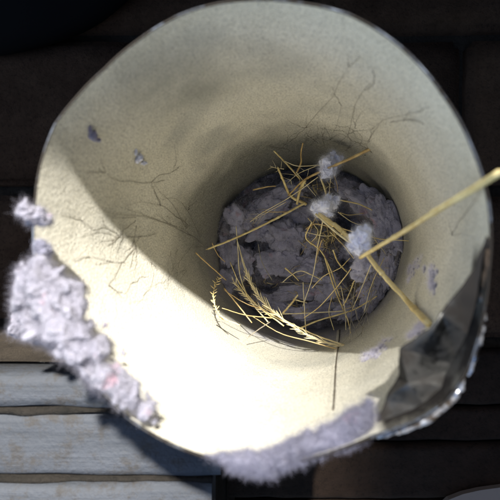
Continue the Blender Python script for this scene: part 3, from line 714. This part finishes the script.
# extra fine stalks in the tangle, each its own, laid from the puffs outward
lab = ['fine bent stalk in the tangle near the middle puff', 'fine stalk at the right edge of the tangle', 'fine crossing stalk left of the fork', 'fine short stalk beneath the middle puff',
       'fine golden stalk beside the thick bundle', 'fine slanting stalk under the top puff', 'fine dark stalk behind the top puff', 'fine stalk across the dark hollow', 'fine stalk against the right lint wall', 'fine stalk just left of the seam',
       'fine stalk leaning over the seam', 'fine stalk on the lower right edge']
for i, (a, b, c, mt) in enumerate([((308, 218, 232), (318, 232, 230), (310, 244, 236), 'straw'), ((338, 212, 228), (352, 222, 234), (366, 226, 240), 'strawp'), ((305, 232, 236), (325, 236, 230), (345, 233, 232), 'strawp'),
                                   ((316, 216, 228), (312, 226, 232), (309, 236, 236), 'strawb'), ((330, 222, 224), (338, 240, 226), (352, 252, 226), 'strawb'), ((296, 172, 240), (306, 184, 244), (316, 196, 246), 'strawp'),
                                   ((334, 175, 230), (337, 184, 240), (338, 192, 246), 'strawb'), ((340, 213, 236), (350, 215, 240), (364, 213, 244), 'straw'), ((372, 236, 236), (380, 246, 236), (386, 254, 236), 'strawp'),
                                   ((332, 296, 248), (329, 312, 246), (334, 330, 240), 'straw'), ((341, 286, 246), (345, 310, 246), (346, 330, 240), 'strawp'), ((377, 290, 236), (366, 310, 238), (356, 328, 238), 'dry')]):
    straw([a, b, c], .2, .14, lab[i], mt)
mb = MB(); mg = MB()
for k in range(620):
    cx, cy, sx_, sy_ = random.choice([(326, 236, 20, 16), (326, 236, 14, 12), (352, 300, 22, 22), (362, 290, 22, 20), (305, 300, 35, 18), (318, 190, 26, 16), (250, 290, 22, 20), (375, 262, 14, 30)])
    px, py = random.gauss(cx, sx_*.6), random.gauss(cy, sy_*.6); a = random.uniform(0, 6.28); L = random.uniform(4, 17); gold = k % 5 < 2
    th_, h_ = wall_hit(px, py)
    if h_ < HP-22: continue
    up = random.uniform(2, 14) if gold else random.uniform(.3, 9); q = []
    for t in (-.5, 0, .5):
        X = px+math.cos(a)*L*t+random.uniform(-1.2, 1.2); Y = py+math.sin(a)*L*t+random.uniform(-1.2, 1.2)
        if wall_hit(X, Y)[1] < HP-25: q = []; break
        q.append(on_plug(X, Y, max(.1, up+random.uniform(-3, 3))))
    if q and all(math.hypot(*[float((np.array([p_.x/MM, p_.y/MM, D-p_.z/MM])-C0).dot(e_)) for e_ in (ux, vy)]) < 46 for p_ in q):
        r_ = random.uniform(.05, .14)*MM*(2.1 if gold else 1); (mg if gold else mb).tube(spline(q, 4), [r_*(1-.07*i) for i in range(9)], 4)
tag(mg.build('straw_chaff', M['straw']), 'small golden straw chaff scattered through the tangle', 'chaff', kind='stuff')
tag(mb.build('fine_chaff', M['dry']), 'fine dull chaff of hair thin grass bits scattered through the tangle', 'chaff', kind='stuff')
# feathery side hairs at the end of the pale stalk
def feather(name, label, stem, r, mat, twigs, cat='grass'):
    P = spline([at(*p) for p in stem], 8)
    t = empty(name, P[0], label, cat)
    mb = MB(); mb.tube(P, [r*MM*(1-.6*i/len(P)) for i in range(len(P))], 6); mb.build('stalk', M[mat], t)
    for (u, ang, L) in twigs:
        i = min(len(P)-2, int(u*(len(P)-1))); d = (P[i+1]-P[i]).normalized(); sd = Vector((-d.y, d.x, 0)).normalized()
        e = P[i]+(d*math.cos(math.radians(ang))+sd*math.sin(math.radians(ang)))*L*MM+Vector((0, 0, random.uniform(-.8, 1.5)*MM))
        mdp = P[i].lerp(e, .5)+sd*random.uniform(-.4, .4)*MM
        mb = MB(); mb.tube(spline([P[i], mdp, e], 4), [r*MM*.55*(1-.7*k/8) for k in range(9)], 5); mb.build('branchlet', M[mat], t)
    return t
feather('dry_grass_sprig', 'pale feathery grass sprig on the dark upper left of the plug', [(286, 202, 247), (266, 213, 250), (250, 222, 251)], .2, 'strawp',
        [(.25, 30, 5), (.4, -32, 7), (.5, 25, 7), (.6, -28, 8), (.68, 38, 6), (.75, -20, 7), (.8, 26, 5), (.86, -40, 4), (.9, 50, 3)])
feather('dry_grass_sprig', 'tiny frayed grass sprig at the left foot of the bent straw', [(284, 169, 236), (276, 168, 236), (270, 166, 236)], .2, 'strawp', [(.3, 40, 3), (.5, -50, 4), (.7, 40, 3), (.2, -90, 4)])
feather('dry_grass_sprig', 'pale branching sprig between the bent straw and top puff', [(316, 166, 236), (298, 174, 244), (284, 186, 248)], .2, 'strawp', [(.2, 50, 6), (.35, -50, 6), (.5, 70, 7), (.6, -40, 8), (.75, 60, 5), (.8, -60, 5)])
feather('dry_grass_sprig', 'thin branching sprig hanging right of the top puff', [(332, 172, 230), (330, 184, 236), (329, 196, 240)], .2, 'strawp', [(.4, 40, 4), (.6, -40, 4), (.75, 30, 3), (.85, -30, 3)])
feather('dry_grass_sprig', 'dull branching sprig low on the wall right of the seam', [(357, 275, 236), (353, 300, 236), (350, 330, 226), (349, 345, 222)], .25, 'dry',
        [(.35, 22, 9), (.45, -25, 10), (.55, 26, 11), (.62, -18, 10), (.7, 22, 9), (.78, -30, 8), (.85, 25, 6)])
feather('dry_grass_sprig', 'dull forked sprig against the lower right edge of the plug', [(374, 280, 232), (370, 300, 232), (364, 322, 226), (360, 343, 218)], .22, 'dry',
        [(.3, 25, 9), (.42, -22, 11), (.55, 30, 10), (.65, -26, 9), (.75, 20, 8), (.85, -30, 6)])
feather('dry_grass_sprig', 'pale whiskered sprig on the left side of the plug', [(237, 240, 244), (243, 260, 243), (250, 280, 241), (258, 300, 238)], .25, 'strawp', [(.3, -30, 4), (.5, -32, 6), (.55, -45, 6), (.7, 30, 4)])

# grass seed head sweeping round the lower edge
def lance(name, L, r):               # one pointed husk along +X
    mb = MB(); n = 7; pts = [Vector((L*MM*i/n, 0, .25*MM*math.sin(i/n*3.1))) for i in range(n+1)]
    mb.tube(pts, [r*MM*max(.08, math.sin(math.pi*min(1, (i+.6)/(n+.9)))**.8) for i in range(n+1)], 6)
    return mesh(name, mb.v, mb.f)
husk = [lance('husk', 5.5, .30), lance('husk', 4.2, .26), lance('husk', 7.0, .2), lance('husk', 3.0, .3)]
for h_ in husk: h_.materials.append(M['strawp'])
husky = [lance('husk', 3.2, .34)]; husky[0].materials.append(M['straw'])
def seedhead(label, stem, r, matn, hk, u0, u1, n, spread, scale=1.0, name='grass_seed_head'):
    P = spline([at(*p) for p in stem], 10); t = empty(name, P[0], label, 'grass')
    mb = MB(); mb.tube(P, [r*MM*(.45+.75*i/len(P)) for i in range(len(P))], 7); mb.build('stalk', M[matn], t)
    for k in range(n):
        u = u0+(u1-u0)*(k+random.uniform(-.3, .3))/n; i = max(1, min(len(P)-2, int(u*(len(P)-1)))); d = (P[i-1]-P[i+1]).normalized()
        sd = Vector((-d.y, d.x, 0)).normalized()*(1 if k % 2 else -1)
        a = math.radians(random.uniform(*spread)); q = (d*math.cos(a)+sd*math.sin(a)+Vector((random.uniform(-.12, .12), random.uniform(-.12, .12), random.uniform(-.2, .6)))).normalized()
        o = link('husk', random.choice(hk), t)
        s = scale*random.uniform(.45, 1.3)
        o.matrix_parent_inverse.identity(); o.location = P[i]-P[0]; o.rotation_euler = q.to_track_quat('X', 'Z').to_euler(); o.scale = (s, s*.9, s*.9)
    return t
seedhead('long pale grass seed head curving along the lower left edge', [(240, 252, 243), (246, 272, 240), (256, 292, 236), (274, 312, 231), (300, 331, 226), (325, 342, 224), (346, 346, 224), (368, 349, 224)], .48, 'strawp', husk, .16, .86, 120, (2, 24), .85)
seedhead('shorter golden seed head tucked above the long pale one', [(232, 279, 242), (246, 296, 238), (264, 310, 235), (284, 322, 232)], .3, 'straw', husky+husk, .05, .9, 50, (4, 34), .7)
seedhead('small greenish spiky seed head on the wall left of the plug', [(219, 277, 234), (214, 290, 228), (214, 302, 222), (219, 314, 216), (228, 321, 212)], .3, 'straw', husky, .0, .85, 30, (12, 62), .65)
straw([(230, 262, 243), (240, 284, 240), (258, 306, 236), (284, 326, 230)], .22, .34, 'thin golden stem running along the inner side of the long seed head')
straw([(262, 306, 236), (288, 322, 232), (318, 336, 228), (350, 347, 225)], .3, .38, 'golden stem pressed against the outer half of the long seed head')
straw([(252, 316, 230), (280, 333, 226), (312, 342, 223), (340, 350, 222)], .18, .3, 'thin stem just below the long seed head', 'strawb')
straw([(258, 244, 250), (262, 262, 248), (272, 280, 246)], .2, .2, 'short dull stalk lying on the middle of the plug', 'dry')
straw([(356, 262, 222), (338, 286, 236), (320, 306, 244), (304, 318, 246)], .26, .24, 'slanting thin straw from below the fork to the lower left', 'straw')
straw([(384, 258, 224), (372, 284, 236), (364, 312, 238)], .26, .2, 'thin straw along the right lint wall beneath the thick stems', 'strawp')
straw([(312, 288, 248), (324, 276, 246), (340, 268, 242), (350, 258, 236)], .28, .22, 'thin rising straw left of the short golden straw', 'straw')
straw([(224, 290, 236), (245, 303, 234), (262, 309, 236)], .2, .3, 'straw whisker beneath the golden seed head', 'strawb')
straw([(222, 308, 222), (245, 315, 226), (272, 318, 230)], .18, .25, 'very thin stalk crossing the wall below the plug', 'strawb')
straw([(247, 338, 218), (258, 330, 224), (270, 322, 230)], .2, .25, 'thin whisker crossing down to the lit wall', 'dry')

# ---------------------------------------------------------------- dark hair roots clinging to the wall
def roots(label, paths, r=.13):
    r *= .46; paths = list(paths)
    for pth in list(paths):
        for _ in range(2):
            i = random.randrange(len(pth)); x, y = pth[i]; dx, dy = pth[max(i, 1)][0]-pth[max(i, 1)-1][0], pth[max(i, 1)][1]-pth[max(i, 1)-1][1]; m_ = math.hypot(dx, dy); a = math.atan2(dy, dx)+random.choice((-1, 1))*random.uniform(.25, .8)
            q = [(x, y)]
            for k in range(random.randint(2, 4)):
                a += random.uniform(-.25, .25); q.append((q[-1][0]+math.cos(a)*random.uniform(3, 8), q[-1][1]+math.sin(a)*random.uniform(3, 8)))
            paths.append(q)
    t = empty('dry_root', wallp(*paths[0][0]), label, 'root')
    for pth in paths:
        P2 = spline([Vector((a+random.uniform(-1, 1), b+random.uniform(-1, 1), 0)) for a, b in pth], 7)
        s = random.uniform(0, 50)
        P = [wallp(p.x+1.3*noise.noise(Vector((i*.45, s, 0))), p.y+1.3*noise.noise(Vector((i*.45, s, 7))), .18) for i, p in enumerate(P2)]
        mb = MB(); m = len(P)
        mb.tube(P, [r*MM*(1-.55*i/m)*(1+.5*noise.noise(Vector((i*.6, s, 3)))) for i in range(m)], 4); mb.build('root_strand', M['hair'], t)
roots('branching dark root hairs sprawled across the left wall', [
    [(205, 248), (185, 232), (160, 222), (135, 216), (108, 213), (97, 203)], [(190, 236), (170, 226), (150, 217), (125, 207)], [(190, 226), (176, 215), (160, 206), (140, 203), (122, 207)],
    [(186, 228), (172, 205), (158, 190), (152, 180)], [(165, 180), (150, 183), (132, 182), (117, 180), (106, 173)], [(150, 183), (158, 175), (170, 172), (174, 167)], [(200, 238), (188, 210), (176, 198), (160, 200)]], .15)
roots('dark root hairs lying low on the left wall', [
    [(157, 235), (140, 237), (118, 236), (100, 230), (80, 235)], [(135, 220), (122, 232), (112, 238), (98, 240)], [(118, 236), (104, 226), (92, 228), (82, 220)], [(124, 263), (112, 262), (100, 259), (90, 256)],
    [(135, 246), (126, 258), (118, 270), (108, 286)], [(137, 226), (134, 240), (131, 247)], [(108, 286), (118, 291), (126, 292), (130, 283)]], .15)
roots('sparse dark root hairs left of the plug', [[(192, 245), (178, 262), (166, 280)], [(170, 252), (168, 268), (170, 284)], [(150, 262), (153, 275), (149, 290)], [(176, 250), (176, 262)], [(186, 270), (180, 282), (182, 292)]], .11)
roots('long dark root hairs reaching up from the top of the plug', [
    [(290, 142), (302, 130), (318, 112), (332, 98), (340, 82), (350, 66)], [(348, 136), (352, 120), (356, 106), (364, 90), (374, 82)], [(331, 140), (336, 125), (342, 106)],
    [(368, 142), (376, 130), (384, 120), (400, 116), (420, 112)], [(392, 122), (404, 119), (418, 119)], [(318, 142), (308, 134), (306, 128)]], .13)
roots('tangled dark root hairs clustered above the plug', [
    [(310, 145), (318, 138), (330, 139), (340, 134), (352, 140)], [(335, 150), (340, 142), (352, 132), (358, 140), (370, 142)], [(346, 150), (350, 140), (346, 132)], [(360, 146), (362, 138), (356, 130)],
    [(300, 150), (306, 140), (316, 140)], [(372, 152), (366, 144), (372, 138)], [(326, 146), (322, 136), (330, 130)], [(280, 150), (288, 142), (292, 134)], [(262, 150), (270, 146), (278, 147)]], .12)
roots('single faint root hair on the right wall by the rim', [[(452, 235), (462, 218), (474, 202), (482, 190)]], .12)
# little crumbs and grit on the wall
mb = MB()
for k in range(900):
    th = random.uniform(0, 2*math.pi); h = random.uniform(4, HP-8) if k % 3 else random.uniform(HP*.6, HP-6)
    p = wall(th, h, .1); r = random.uniform(.05, .16)*MM*(2 if k % 40 == 0 else 1)
    q = [p+Vector([random.uniform(-1, 1)*r for _ in range(3)]) for _ in range(4)]; b = len(mb.v)
    mb.v += q; mb.f += [(b, b+1, b+2), (b, b+2, b+3), (b, b+3, b+1), (b+1, b+3, b+2)]
tag(mb.build('grit', M['hair'], tube, smooth=False), kind='stuff')

for o in COL.objects:
    if o.parent is None and o.get('category'):
        k = o.name.split('.')[0]
        if k in GR: o['group'] = GR[k]
